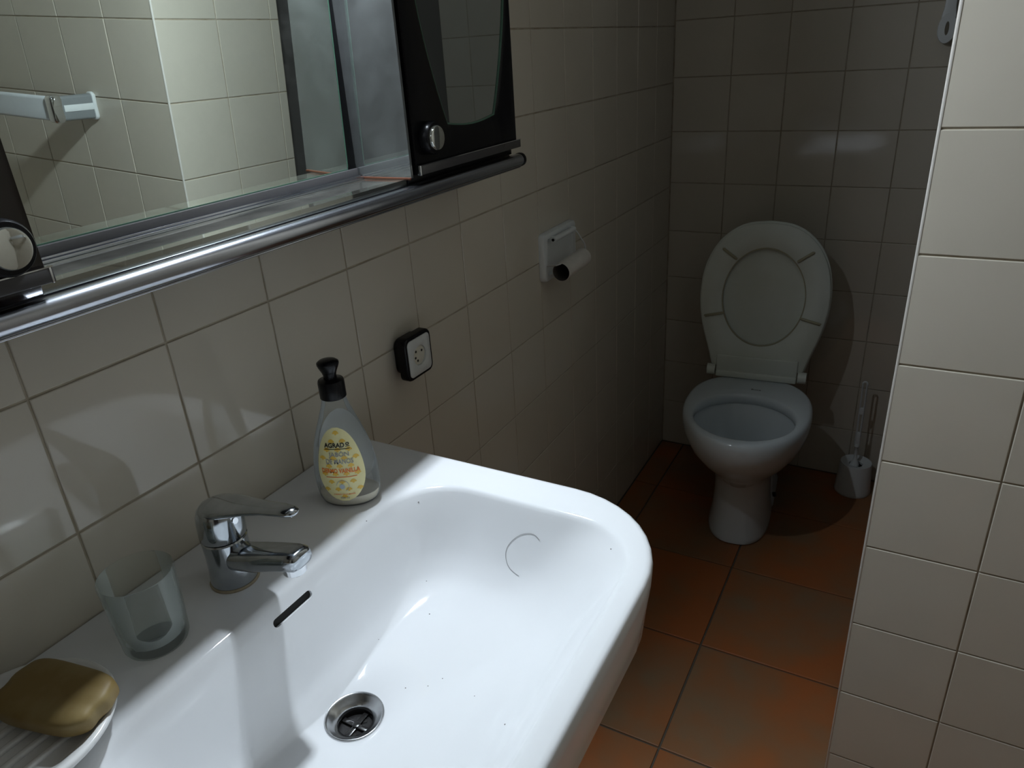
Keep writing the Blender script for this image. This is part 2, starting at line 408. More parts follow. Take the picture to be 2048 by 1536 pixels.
def sub(name, bm, m, root, smooth=40, lab=None):
    """part whose mesh is given in world coordinates"""
    base = root
    T = Matrix.Identity(4)
    while base is not None:
        T = (Matrix.Translation(base.location) @ base.rotation_euler.to_matrix().to_4x4()) @ T; base = base.parent
    bm.transform(T.inverted())
    o = obj(name, bm, m, root, smooth)
    if lab: o['label'] = lab
    return o
bm = bmesh.new(); slot(.0284, .0046, -.019, -.0035, bm)
sub('overflow_slot', bm, 'hole', bs, 40, 'dark overflow slot in the back slope')
bm = bmesh.new()
lathe(bm, [(.0186, -.0110), (.0188, -.0085), (.0196, -.0068), (.0240, -.0040), (.0288, -.0008), (.0308, .0010), (.0318, .0008), (.0324, -.0006), (.0320, -.0030), (.0260, -.0035)], 48, (DX, DY, DZ + .001), False, False)
drain = sub('drain_flange', bm, 'steel', bs, 60, 'brushed steel drain ring')
bm = bmesh.new()
lathe(bm, [(.0189, -.018), (.0189, -.009)], 32, (DX, DY, DZ), False, False)
lathe(bm, [(.0001, -.0155), (.0189, -.0155)], 32, (DX, DY, DZ), False, False)
sub('drain_cup', bm, 'drain_dark', drain, 60, 'dark inside of the drain')
bm = bmesh.new(); box(bm, DX - .0180, DX + .0180, DY - .0030, DY + .0030, DZ - .0150, DZ - .0125, .001)
box(bm, DX - .0030, DX + .0030, DY - .0180, DY + .0180, DZ - .0150, DZ - .0130, .0006)
lathe(bm, [(.0042, -.0150), (.0042, -.0118), (.003, -.0114)], 20, (DX, DY, DZ))
sub('drain_cross', bm, 'drain_dark', drain, 40, 'crossed bars inside the drain')
for sgn in (-1, 1):
    bm = bmesh.new(); lathe(bm, [(.0030, 0), (.0030, .0004)], 16, (DX, DY + sgn * .0095, DZ - .0154), sx=2.2); sub('drain_slot', bm, 'hole', drain, 40)

# ------------------------------------------------------------------ tap
TX, TY = .0915, .388
tp = thing('basin_tap', 'chrome single lever mixer tap on the back ledge of the washbasin', 'tap', (TX, TY, ZT))
def ell(x, z, wy, hz, n=24, tilt=0.0, e=2.3):
    out = []
    for k in range(n):
        a = 2 * PI * k / n; c, s_ = math.cos(a), math.sin(a)
        yv = wy * math.copysign(abs(c) ** (2 / e), c); zv = hz * math.copysign(abs(s_) ** (2 / e), s_)
        out.append((x - zv * math.sin(tilt), yv, z + zv * math.cos(tilt)))
    return out
bm = bmesh.new()
lathe(bm, [(.0262, 0), (.0265, .0018), (.0255, .0030)], 40)
obj('limescale_ring', bm, 'scale', tp, 40)['label'] = 'yellowish limescale ring round the foot'
bm = bmesh.new()
lathe(bm, [(.0248, .0028), (.0250, .006), (.0238, .020), (.0234, .04), (.0238, .052), (.0240, .0565), (.0228, .0580)], 40)
obj('tap_body', bm, 'chrome', tp, 35)
bm = bmesh.new()
loft(bm, [ell(.008, .034, .0165, .0165), ell(.025, .038, .0172, .0140), ell(.05, .0450, .0172, .0130, e=3), ell(.08, .0548, .0162, .0120, e=3), ell(.101, .0607, .0154, .0114, e=3.2), ell(.111, .0625, .0146, .0106, e=3.2), ell(.1155, .0632, .0120, .0080, e=3), ell(.1165, .0650, .006, .003)])
obj('spout', bm, 'chrome', tp, 50)
bm = bmesh.new(); lathe(bm, [(.0112, .0440), (.0120, .0448), (.0120, .0510), (.0127, .0515), (.0127, .0590)], 28, (.1005, 0, 0))
obj('aerator', bm, 'bright_chrome', tp, 35)
bm = bmesh.new()
loft(bm, [[(.0 + r * math.cos(2 * PI * k / 40) + dx, r * math.sin(2 * PI * k / 40), z + sl_ * (r * math.cos(2 * PI * k / 40))) for k in range(40)]
          for r, z, dx, sl_ in [(.0232, .0592, 0, 0), (.0242, .0605, 0, 0), (.0244, .070, .0005, .0), (.0242, .080, .0008, .05), (.0230, .0895, .0008, .12), (.0204, .0965, .0005, .16), (.0155, .1012, 0, .18), (.009, .1038, 0, .2), (.003, .1045, 0, .2)]])
loft(bm, [ell(-.018, .0865, .010, .007, e=2), ell(-.010, .0905, .0175, .0098, e=2), ell(.004, .0955, .0205, .0108, e=2), ell(.02, .0998, .0205, .0098, e=2), ell(.036, .1040, .0180, .0078, e=2), ell(.055, .1088, .0140, .0060, e=2),
          ell(.078, .1140, .0110, .0050, e=2), ell(.100, .1180, .0098, .0048, e=2), ell(.112, .1195, .0088, .0044, e=2), ell(.1185, .1200, .0060, .0032, e=2), ell(.1205, .1201, .002, .001, e=2)])
lv = obj('lever_handle', bm, 'chrome', tp, 60)
bm = bmesh.new(); cyl(bm, (.0235, 0, .0835), (.0262, 0, .0840), .0034, 16)
obj('indicator_button', bm, 'bright_chrome', lv, 40)

# ------------------------------------------------------------------ mirror cabinet
cb = thing('mirror_cabinet', 'wide dark bathroom cabinet with sliding mirror between two mirrored doors above the washbasin', 'cabinet', (0, .535, 1.15))
CF = .115
YL0, YL1, YR0, YR1, ZT0, ZT1 = .025, .2875, .7745, 1.0480, 1.1660, 1.715
bm = bmesh.new(); box(bm, .001, .1010, YL0, YR1, 1.148, 1.1655, .0010); sub('bottom_panel', bm, 'black', cb)
bm = bmesh.new(); box(bm, .001, CF - .004, YL0, YR1, ZT1, ZT1 + .018, .0015); sub('top_panel', bm, 'brown', cb)
bm = bmesh.new(); box(bm, .001, CF - .0095, YL0 + .001, YL1 - .002, ZT0, ZT1, .001); sub('side_box', bm, 'brown', cb)
bm = bmesh.new(); box(bm, .001, CF - .0095, YR0 - .008, YR1 - .001, ZT0, ZT1, .001); sub('side_box', bm, 'black', cb)
bm = bmesh.new(); box(bm, .001, .012, YL1, YR0 - .008, ZT0, ZT1, 0); sub('back_panel', bm, 'black', cb)
bm = bmesh.new(); box(bm, .013, .1035, YL1 - .002, YR0 - .009, 1.1656, 1.1735, 0); sub('glass_shelf', bm, 'shelf', cb, None, 'dusty reflecting glass shelf')
bm = bmesh.new(); box(bm, .020, CF - .0005, YR0 - .0125, YR0 - .0085, 1.1755, ZT1, 0); sub('side_mirror', bm, 'dusty', cb, None, 'dusty mirrored inner side')
bm = bmesh.new(); box(bm, .022, CF - .001, YR0 - .0145, YR0 - .0120, 1.1736, 1.1762, .0004); sub('edge_strip', bm, 'copper', cb, 40, 'copper coloured strip along the foot of the inner side')
bm = bmesh.new(); box(bm, .020, .026, YR0 - .030, YR0 - .0125, 1.176, ZT1, .001); sub('corner_post', bm, 'black', cb)
for (a, c, z, mm) in ((.0305, .0335, 1.1785, 'anod'), (.0365, .0390, 1.1765, 'anod')):
    bm = bmesh.new(); box(bm, a, c, YL1, YR0 - .0145, 1.1736, z + .004 * (mm == 'dark_rail'), .0008); sub('sliding_track', bm, mm, cb)
bm = bmesh.new(); box(bm, .014, .030, YL1, YR0 - .0145, 1.1736, 1.1872, .0008); sub('mirror_channel', bm, 'dark_rail', cb)
# the mirror pane leans forward by a few degrees
mp = bmesh.new(); box(mp, -.003, 0, YL1 - .02, YR0 - .030, 0, .52, 0)
mp.transform(Matrix.Translation((.0255, 0, 1.1885)) @ Matrix.Rotation(.04196, 4, 'Y'))
mirror = sub('mirror_pane', mp, 'mirror', cb, None)
mp = bmesh.new(); box(mp, -.0030, .0004, YR0 - .030, YR0 - .0287, 0, .52, 0); box(mp, -.0030, .0004, YL1 - .02, YR0 - .0278, -.0022, 0, 0)
mp.transform(Matrix.Translation((.0255, 0, 1.1885)) @ Matrix.Rotation(.04196, 4, 'Y'))
sub('glass_edge', mp, 'glass_edge', mirror, None, 'pale green cut edge of the glass')
# front rod
bm = bmesh.new()
cyl(bm, (.1135, YL0 - .01, 1.1562), (.1135, 1.0570, 1.1562), .0100, 28)
sub('front_rail', bm, 'anod', cb, 40, 'round satin metal rail along the front')
bm = bmesh.new(); lathe(bm, [(.0107, 0), (.0107, .006), (.0083, .0085), (.003, .0095)], 24)
bm.transform(Matrix.Translation((.1135, 1.0555, 1.1562)) @ Matrix.Rotation(-PI / 2, 4, 'X')); sub('rail_cap', bm, 'black', cb)
bm = bmesh.new(); box(bm, .100, .117, YL0 - .008, 1.054, 1.1446, 1.1466, .0008); sub('rail_flange', bm, 'anod', cb)

bm = bmesh.new(); lathe(bm, [(.016, .030), (.016, .004), (.012, 0), (.006, -.001)], 24, (LAMP.x, LAMP.y, ZT1 - .030)); sub('lamp_holder', bm, 'ivory', cb)
def inlay(yc, k):
    """keystone outline of a door's mirror: narrow at the foot, wide in the middle"""
    zs = [1.232 + i * (1.66 - 1.232) / 20 for i in range(21)]
    def hw(z): 
        t = (z - 1.232) / (1.66 - 1.232); return .0635 + .0545 * (1 - abs(2 * t - 1) ** 1.7)
    r_ = [(yc + hw(z) * k, z) for z in zs]; l_ = [(yc - hw(z) * k, z) for z in reversed(zs)]
    top = [(yc + hw(zs[-1]) * (1 - 2 * i / 8) * k, 1.66 + .007 * math.sin(PI * i / 8)) for i in range(1, 8)]
    bot = [(yc - hw(zs[0]) * (1 - 2 * i / 8) * k, 1.232 - .006 * math.sin(PI * i / 8)) for i in range(1, 8)]
    return r_ + top + l_ + bot
def door(y0, y1, frame_m, ky, kz):
    yc = (y0 + y1) / 2; z0, z1 = 1.1775, ZT1 + .012
    inn = inlay(yc + .0125, 1.0); n = len(inn); ic = (yc + .0125, 1.446)
    out = []
    for p in inn:      # project the inlay outline radially on the rectangle
        dy, dz = p[0] - ic[0], p[1] - ic[1]; ts = []
        if dy > 0: ts.append((y1 - ic[0]) / dy)
        if dy < 0: ts.append((y0 - ic[0]) / dy)
        if dz > 0: ts.append((z1 - ic[1]) / dz)
        if dz < 0: ts.append((z0 - ic[1]) / dz)
        t = min(ts); out.append([ic[0] + dy * t, ic[1] + dz * t])
    for cy, cz in ((y0, z0), (y1, z0), (y1, z1), (y0, z1)):
        j = min(range(n), key=lambda i: (out[i][0] - cy) ** 2 + (out[i][1] - cz) ** 2); out[j] = [cy, cz]
    bm = bmesh.new()
    def rg(pts, x, s_=0, c=None):
        return [(x, p[0], p[1]) for p in pts]
    def grow(pts, d):
        return [(ic[0] + (p[0] - ic[0]) * (1 + d / max(.05, math.hypot(p[0] - ic[0], p[1] - ic[1]))), ic[1] + (p[1] - ic[1]) * (1 + d / max(.05, math.hypot(p[0] - ic[0], p[1] - ic[1])))) for p in pts]
    loft(bm, [rg(inn, CF - .009), rg(out, CF - .009), rg(out, CF - .0015), rg(grow(out, -.0015), CF), rg(grow(inn, .009), CF), rg(grow(inn, .001), CF - .0028)], closed=True)
    d = sub('door', bm, frame_m, cb, 30, 'dark lacquered door frame')
    bm = bmesh.new(); plate(bm, inn, lambda u, v, t: (t, u, v), CF - .0085, CF - .0045)
    sub('door_mirror', bm, 'smoke', d, None, 'smoked mirror inlay')
    bm = bmesh.new()
    loft(bm, [rg(grow(inn, 0.001), CF - .0046), rg(grow(inn, .001), CF - .0026), rg(grow(inn, -.0012), CF - .0030), rg(grow(inn, -.0012), CF - .0046)], closed=True)
    sub('inlay_edge', bm, 'glass_edge', d, 40, 'thin pale edge of the inlay')
    def knobby(prof, m, nm, lab, par):
        b_ = bmesh.new(); lathe(b_, prof, 36)
        b_.transform(Matrix.Translation((CF, ky, kz)) @ Matrix.Rotation(PI / 2, 4, 'Y')); return sub(nm, b_, m, par, 40, lab)
    kn = knobby([(.0205, -.001), (.0212, .004), (.0208, .010), (.0190, .0130), (.0150, .0135)], 'black', 'knob', 'round black knob', d)
    knobby([(.0152, .0125), (.0153, .0155), (.0145, .0170), (.0125, .0175), (.0001, .0175)], 'knob_glass', 'knob_disc', 'silvery disc set in the knob', kn)
    bm = bmesh.new(); box(bm, CF + .0005, CF + .0065, y0 + .001, y1 + .002, 1.1770, 1.1890, .0012)
    sub('foot_rail', bm, 'dark_rail', d)
    bm = bmesh.new()
    e = y1 - .001 if ky < .5 else y0 + .0005
    box(bm, CF + .0004, CF + .0072, e - .0015 if ky > .5 else e - .0005, e + .002, 1.1766, 1.1896, .0012)
    box(bm, CF + .0040, CF + .0070, y0 + .001, y1 + .002, 1.1886, 1.1896, 0)
    sub('rail_trim', bm, 'bright_chrome', d)
    return d
door(YL0, YL1, 'brown', .2607, 1.2100)
door(YR0, YR1, 'black', .8060, 1.2200)

# ------------------------------------------------------------------ soap dish, soap, tumbler
sd = thing('soap_dish', 'round white soap dish on the near end of the basin ledge', 'soap dish', (.0975, .150, ZT))
bm = bmesh.new()
lathe(bm, [(.050, 0), (.054, .0015), (.064, .009), (.0745, .016), (.0790, .0205), (.0795, .0232), (.0775, .0252), (.0740, .0246), (.0650, .0195), (.0580, .0140), (.0525, .0110), (.02, .0100), (.0002, .0100)], 72, cap0=True, cap1=False)
obj('dish_body', bm, 'dish', sd, 60)
for i in range(5):
    x = -.036 + .018 * i; L = math.sqrt(.0505 ** 2 - x * x)
    bm = bmesh.new(); box(bm, x - .0030, x + .0030, -L, L, .009, .0140, .0018); obj('rib', bm, 'dish', sd, 60)
bm = bmesh.new()
bmesh.ops.create_cube(bm, size=1)
bmesh.ops.subdivide_edges(bm, edges=bm.edges[:], cuts=12, use_grid_fill=True)
for v in bm.verts:
    p = v.co * 2; e = 3.9
    q = Vector((math.copysign(abs(p.x), p.x), p.y, p.z))
    k = (abs(p.x) ** e + abs(p.y) ** e + abs(p.z) ** 4.2) ** (-1 / e)
    q = p * k
    q.x *= .0530 * (1 + .02 * math.sin(9 * q.y)); q.y *= .0290 * (1 - .05 * (q.x / .05)); q.z *= .0125
    if q.z > 0: q.z *= 1 - .10 * (1 - min(1, (q.x / .05) ** 2))     # worn hollow on top
    v.co = q
so2 = obj('soap_bar', bm, 'soap', None, 180)
so2.location = (.1085, .1845, ZT + .0325); so2.rotation_euler = (math.radians(6), math.radians(-2), math.radians(10))
tag(so2, 'worn olive green bar of soap lying in the white dish', 'soap')

gl = thing('tumbler', 'empty clear glass tumbler on the basin ledge between soap dish and tap', 'glass', (.0935, .2870, ZT))
bm = bmesh.new()
lathe(bm, [(.0002, 0), (.0255, 0), (.0290, .0012), (.0306, .0050), (.0322, .03), (.0345, .0815), (.0342, .0832), (.0332, .0834), (.0326, .0815), (.0303, .03), (.0285, .0125), (.0260, .0098), (.0002, .0090)], 64, cap0=False, cap1=False)
obj('glass_body', bm, 'glass', gl, 60)

# ------------------------------------------------------------------ liquid soap bottle
BX, BY = .1075, .5665
view = Vector((.69237 - BX, -.01187 - BY, 0)).normalized()
rgt = Vector((-view.y, view.x, 0))
front = (view - rgt * .30).normalized(); side = Vector((-front.y, front.x, 0))
bt = thing('soap_bottle', 'clear hand soap bottle with yellow label and black cap on the basin ledge', 'bottle', (BX, BY, ZT), math.atan2(front.x, -front.y))
# local axes: x = side, -y = front
def ab(z):
    zs = [0, .004, .012, .03, .055, .08, .105, .125, .140, .1475]
    A = [.031, .0355, .0385, .0402, .0395, .0352, .0278, .0205, .0155, .0135]
    Bd = [.019, .0225, .0250, .0262, .0258, .0235, .0195, .0162, .0142, .0132]
    for i in range(len(zs) - 1):
        if z <= zs[i + 1] or i == len(zs) - 2:
            t = (z - zs[i]) / (zs[i + 1] - zs[i]); t = max(0, min(1, t))
            def cr(v):
                p0, p1, p2, p3 = v[max(i - 1, 0)], v[i], v[i + 1], v[min(i + 2, len(v) - 1)]
                return .5 * (2 * p1 + (p2 - p0) * t + (2 * p0 - 5 * p1 + 4 * p2 - p3) * t * t + (3 * p1 - p0 - 3 * p2 + p3) * t ** 3)
            return cr(A), cr(Bd)
def bring(z, k=0.0, n=48):
    a, b_ = ab(z); return [((a - k) * math.cos(2 * PI * i / n), (b_ - k) * math.sin(2 * PI * i / n), z) for i in range(n)]
bm = bmesh.new(); zz = [i * .1475 / 40 for i in range(41)]
loft(bm, [bring(z) for z in zz], True, True); bottle = obj('bottle_body', bm, 'bottle', bt, 60)
bm = bmesh.new(); zz = [.0015 + i * .014 / 6 for i in range(7)]
loft(bm, [bring(max(z, .002), .0016) for z in zz]); obj('liquid_soap', bm, 'cream', bt, 60)['label'] = 'cream coloured soap left at the bottom'
def fy_(s, z, sign=-1, off=0.0):
    a, b_ = ab(z); a += off; b_ += off
    return sign * b_ * math.sqrt(max(0.0, 1 - (s / a) ** 2))
def egg(t, z0, z1, wmax):
    """half-width of the label at height fraction"""
    zc = .40; 
    k = (t - zc) / (1 - zc) if t > zc else (t - zc) / zc
    return wmax * math.sqrt(max(0, 1 - abs(k) ** (2.0 if t < zc else 1.75)))
def on_bottle(bm, off, sign=-1):
    for v in bm.verts:
        s, z = v.co.x, v.co.y; v.co = Vector((s, fy_(s, z, sign, off), z))
def label_patch(z0, z1, w, off, sign=-1, nz=30, ns=14, oc=0.0):
    bm = bmesh.new(); rows = []
    for i in range(nz + 1):
        t = .004 + .992 * i / nz; h = egg(t, z0, z1, w); z = z0 + (z1 - z0) * t
        rows.append([bm.verts.new((h * (2 * j / ns - 1), z, 0)) for j in range(ns + 1)])
    for a, b_ in zip(rows, rows[1:]):
        for j in range(ns): bm.faces.new((a[j], a[j + 1], b_[j + 1], b_[j]))
    on_bottle(bm, off, sign); return bm
flab = obj('front_label', label_patch(.0125, .1130, .0285, .0005), 'lab_yellow', bt, 60); flab['label'] = 'yellow oval front label'
obj('back_label', label_patch(.012, .122, .034, -.0012, 1), 'lab_white', bt, 60)['label'] = 'pale back label seen through the bottle'
# printed pattern and writing on the label
def discs(lst, m, name, off, par, n=14):
    bm = bmesh.new()
    for s, z, a, b_, half in lst:
        k = n // 2 + 1 if half else n
        c = bm.verts.new((s, z, 0))
        vs = [bm.verts.new((s + a * math.cos((PI if half else 2 * PI) * i / (n // 2 if half else n)), z + b_ * math.sin((PI if half else 2 * PI) * i / (n // 2 if half else n)), 0)) for i in range(k)]
        for i in range(k - 1): bm.faces.new((c, vs[i], vs[i + 1]))
        if not half: bm.faces.new((c, vs[-1], vs[0]))
    on_bottle(bm, off); return obj(name, bm, m, par)
pat = []
for r_ in range(9):
    for c_ in range(5):
        s = (c_ - 2) * .0135 + (.0068 if r_ % 2 else 0); z = .020 + r_ * .0108
        t = (z - .0125) / .1005; h = egg(t, 0, 1, .0285) if 0 < t < 1 else 0
        if abs(s) < h - .0035: pat.append((s, z - .0016, .0036, .0042, True)); pat.append((s, z - .0010, .0040, .0024, True)); pat.append((s, z - .0018, .0014, .0014, False))
discs(pat, 'lab_blob', 'label_pattern', .0007, flab)
def text(txt, s, z, h, m, bold=0.0, w=None, name='label_text', off=.0010):
    cu = bpy.data.curves.new('t', 'FONT'); cu.body = txt; cu.size = 1.0; cu.align_x = 'CENTER'; cu.align_y = 'CENTER'; cu.offset = bold; cu.resolution_u = 3
    o = bpy.data.objects.new('t', cu); COL.objects.link(o)
    d = bpy.context.evaluated_depsgraph_get(); d.update()
    me = bpy.data.meshes.new_from_object(o.evaluated_get(d)); bpy.data.objects.remove(o); bpy.data.curves.remove(cu)
    bm = bmesh.new(); bm.from_mesh(me); bpy.data.meshes.remove(me)
    xs = [v.co.x for v in bm.verts]; ys = [v.co.y for v in bm.verts]
    sy_ = h / (max(ys) - min(ys)); sx_ = (w / (max(xs) - min(xs))) if w else sy_
    cx, cy = (max(xs) + min(xs)) / 2, (max(ys) + min(ys)) / 2
    for v in bm.verts: v.co = Vector((s + (v.co.x - cx) * sx_, z + (v.co.y - cy) * sy_, 0))
    return bm
def ltext(txt, s, z, h, m, bold, w):
    bm = text(txt, s, z, h, m, bold, w); on_bottle(bm, .0011); obj('label_text', bm, m, flab)
def lline(s0, s1, z, t, m):
    bm = bmesh.new(); n = 10; rows = [[bm.verts.new((s0 + (s1 - s0) * i / n, z + d, 0)) for i in range(n + 1)] for d in (-t / 2, t / 2)]
    for i in range(n): bm.faces.new((rows[0][i], rows[0][i + 1], rows[1][i + 1], rows[1][i]))
    on_bottle(bm, .0011); obj('label_line', bm, m, flab)
ltext('AGRAD', -.0035, .0905, .0062, 'lab_black', .03, .0250); ltext('o', .0125, .0915, .0038, 'lab_black', .02, .0044)
lline(.0100, .0150, .0885, .0007, 'lab_black'); lline(-.0160, .0150, .0855, .0008, 'lab_black')
ltext('JAB\u00d3N', .0005, .0785, .0090, 'lab_grey', .018, .0250); ltext('DE MANOS', .0005, .0693, .0066, 'lab_grey', .018, .0335)
ltext('DERMO VAINILLA', 0, .0567, .0062, 'lab_orange', .028, .0470)
lline(-.019, .019, .0480, .0008, 'lab_orange')
discs([(-.001, .0345, .0034, .0034, False)], 'lab_blue', 'label_drop', .0011, flab, 18)
bm = bmesh.new(); n = 24
for i in range(n):
    a0, a1 = -PI * .4 + 1.35 * PI * i / n, -PI * .4 + 1.35 * PI * (i + 1) / n
    bm.faces.new([bm.verts.new((-.000 + r_ * math.cos(a), .0355 + r_ * math.sin(a), 0)) for r_, a in ((.0075, a0), (.0080, a0), (.0080, a1), (.0075, a1))])
on_bottle(bm, .0011); obj('label_ring', bm, 'lab_blue', flab)
ltext('CUIDADO DE LAS MANOS', 0, .0232, .0020, 'lab_orange', .01, .0270)
ltext('500 ml', 0, .0180, .0028, 'lab_grey', .01, .0110)
cap = None
bm = bmesh.new(); lathe(bm, [(.0150, .1455), (.0158, .1462), (.0158, .1655), (.0150, .1680), (.0100, .1690), (.0080, .1700)], 40)
cap = obj('cap', bm, 'black', bt, 40)
bm = bmesh.new(); lathe(bm, [(.0078, .1690), (.0078, .1745), (.0090, .1785), (.0118, .1845), (.0132, .1885), (.0130, .1905), (.0105, .1925), (.005, .1935), (.0002, .1937)], 36, cap1=False)
obj('pump_head', bm, 'black', bt, 40)

# ------------------------------------------------------------------ wall socket
SY, SZ = .8420, .8865
sk = thing('wall_socket', 'black framed white electrical socket on the tiled wall beside the soap bottle', 'socket', (0, SY, SZ))
def xp(u, v, d): return (d, u, v)
bm = bmesh.new(); plate(bm, rrect(-.026, .030, -.030, .030, .014, 6, 2), xp, .0005, .0175, .002); obj('back_box', bm, 'black', sk, 40)
bm = bmesh.new(); fo = rrect(-.0345, .0345, -.0360, .0360, .011, 6, 2); fi = rrect(-.0292, .0292, -.0307, .0307, .0077, 6, 2)
loft(bm, [[(.016, p[0], p[1]) for p in fi], [(.016, p[0], p[1]) for p in fo], [(.028, p[0], p[1]) for p in fo], [(.0305, p[0] * .97, p[1] * .97) for p in fo], [(.0310, p[0] * .93, p[1] * .93) for p in fo], [(.0310, p[0], p[1]) for p in fi]], closed=True)
obj('frame', bm, 'black', sk, 50)
bm = bmesh.new()
o4 = rrect(-.0290, .0290, -.0305, .0305, .0075, 8, 4); nn = len(o4)
def circ(r, d): return [(d, r * math.cos(math.atan2(p[1], p[0])), r * math.sin(math.atan2(p[1], p[0]))) for p in o4]
loft(bm, [[(.018, p[0], p[1]) for p in o4], [(.0318, p[0], p[1]) for p in o4], [(.0325, p[0] * .97, p[1] * .97) for p in o4], circ(.0172, .0325), circ(.0165, .0322), circ(.0160, .0240), circ(.0005, .0240)], True, True)
fp = obj('faceplate', bm, 'faceplate', sk, 40); fp['label'] = 'pale grey-white faceplate'
bm = bmesh.new(); lathe(bm, [(.0161, .0001), (.0161, .0055), (.0145, .0062), (.0002, .0062)], 36, cap1=False); bm.transform(Matrix.Translation((.0238, 0, 0)) @ Matrix.Rotation(PI / 2, 4, 'Y'))
obj('socket_well', bm, 'ivory', fp, 40)['label'] = 'yellowed round socket well'
for (u, v) in ((-.0072, .0078), (.0080, .0055), (-.0095, -.0020), (-.0045, -.0082)):
    bm = bmesh.new(); cyl(bm, (.0294, u, v), (.0303, u, v), .0021, 14); obj('pin_hole', bm, 'hole', sk, 40)

# ------------------------------------------------------------------ toilet paper holder and empty roll
PYc, PZc = 1.412, .9105
ph = thing('toilet_paper_holder', 'white plastic toilet paper holder on the wall between socket and toilet', 'paper holder', (0, PYc, PZc))
bm = bmesh.new()
oo = rrect(-.083, .083, -.052, .052, .012, 6, 3); ii = rrect(-.066, .066, -.040, .040, .006, 6, 3)
loft(bm, [[(.0005, p[0], p[1]) for p in oo], [(.008, p[0], p[1]) for p in oo], [(.0125, p[0] * .97, p[1] * .97) for p in oo], [(.0135, p[0] * .93, p[1] * .92) for p in oo], [(.0135, p[0], p[1]) for p in ii], [(.006, p[0] * .97, p[1] * .97) for p in ii]])
obj('back_plate', bm, 'white', ph, 40)
bm = bmesh.new(); cyl(bm, (.022, -.055, .0370), (.022, .052, .0370), .0060, 16)
for yv in (-.052, .045): box(bm, .008, .024, yv, yv + .007, .031, .043, .001)
pinb = obj('hinge_bar', bm, 'white', ph, 40)
bm = bmesh.new(); cyl(bm, (.022, -.0562, .0370), (.022, -.0549, .0370), .0032, 12); obj('bar_hole', bm, 'hole', pinb, 40)
AX, AZ = .050, -.0110
bm = bmesh.new(); tube(bm, [(.022, .0525, .037), (.030, .054, .028), (.046, .055, .004), (.050, .054, AZ - .006), (.050, .048, AZ - .0005), (.050, -.084, AZ + .0055), (.044, -.090, AZ + .004), (.026, -.076, AZ - .002), (.011, -.072, AZ - .006)], .0016, 8)
obj('wire_arm', bm, 'wire', ph, 60)
rl = thing('empty_paper_roll', 'empty white cardboard roll hanging on the wire of the paper holder', 'cardboard tube', (AX, PYc - .022, PZc + AZ - .0115))
bm = bmesh.new(); L2 = .058
bmesh_r = [(.0190, -L2), (.0198, -L2 + .0005), (.0198, L2 - .0005), (.0190, L2)]
lathe(bm, bmesh_r, 40, cap0=False, cap1=False); bm.transform(Matrix.Rotation(-PI / 2 + .03, 4, 'X')); obj('tube_outside', bm, 'card', rl, 40)
bm = bmesh.new(); lathe(bm, [(.0190, -L2), (.0187, -L2 + .001), (.0187, L2 - .001), (.0190, L2)], 40, cap0=False, cap1=False); bm.transform(Matrix.Rotation(-PI / 2 + .03, 4, 'X')); obj('tube_inside', bm, 'card_in', rl, 40)

# ------------------------------------------------------------------ toilet
tl = thing('toilet', 'white floor-standing toilet with seat and lid raised against the back wall', 'toilet', (.345, 2.02, 0), math.radians(5))
# local: x to the viewer's right, -y forward
def tr_(c, af, ab_, w_, z, n=2.0, nb=2.6): return [(s, -f, z) for s, f in sup(c, af, ab_, w_, n, 72, nb)]
bm = bmesh.new()
R = [tr_(.12, .162, .135, .084, 0, 2.6, 3), tr_(.12, .166, .140, .087, .004, 2.6, 3), tr_(.12, .165, .140, .086, .015, 2.6, 3), tr_(.12, .150, .130, .079, .06, 2.5, 3), tr_(.125, .138, .13, .0765, .12, 2.4, 3), tr_(.13, .136, .13, .078, .165, 2.3, 3),
     tr_(.135, .142, .13, .086, .195, 2.2, 2.8), tr_(.145, .165, .14, .106, .225, 2.1, 2.7), tr_(.16, .195, .155, .130, .26, 2, 2.6), tr_(.178, .218, .172, .149, .30, 2, 2.5), tr_(.19, .230, .186, .160, .335, 2, 2.5), tr_(.20, .232, .197, .166, .365, 2, 2.5), tr_(.20, .233, .199, .1675, .385, 2, 2.5),
     tr_(.20, .231, .198, .166, .396, 2, 2.5), tr_(.20, .226, .194, .161, .4025, 2, 2.5), tr_(.20, .219, .188, .155, .4045, 2, 2.5),
     tr_(.262, .142, .136, .138, .4045, 2, 2), tr_(.262, .137, .131, .133, .4025, 2, 2), tr_(.262, .133, .127, .129, .396, 2, 2), tr_(.262, .133, .127, .129, .380, 2, 2), tr_(.262, .140, .134, .137, .372, 2, 2),
     tr_(.262, .122, .110, .120, .33, 2, 2), tr_(.25, .095, .09, .095, .27, 2, 2), tr_(.235, .065, .06, .065, .215, 2, 2), tr_(.225, .045, .04, .045, .18, 2, 2)]
loft(bm, R)
obj('bowl', bm, 'toilet_ceramic', tl, 50)
bm = bmesh.new(); loft(bm, [tr_(.243, .078, .072, .078, .236, 2, 2), tr_(.243, .080, .074, .080, .239, 2, 2)])
obj('water', bm, 'water', tl, None)['label'] = 'still water in the bowl'
bm = bmesh.new(); loft(bm, [[(x, -y, z) for x, y in rrect(-.088, .088, -.09, .09, (.02, .02, .05, .05), 6, 4)] for z in (0, .03)] + [[(x * .9, -y, .05) for x, y in rrect(-.088, .088, -.09, .08, (.02, .02, .05, .05), 6, 4)]] + [[(x * .8, -y, .25) for x, y in rrect(-.08, .08, -.06, .06, (.02, .02, .05, .05), 6, 4)]] + [[(x * .9, -y, .38) for x, y in rrect(-.08, .08, -.04, .06, (.02, .02, .05, .05), 6, 4)]])
obj('trap_foot', bm, 'toilet_ceramic', tl, 50)
bm = bmesh.new(); cyl(bm, (.0835, -.045, .036), (.0915, -.045, .038), .0075, 16)
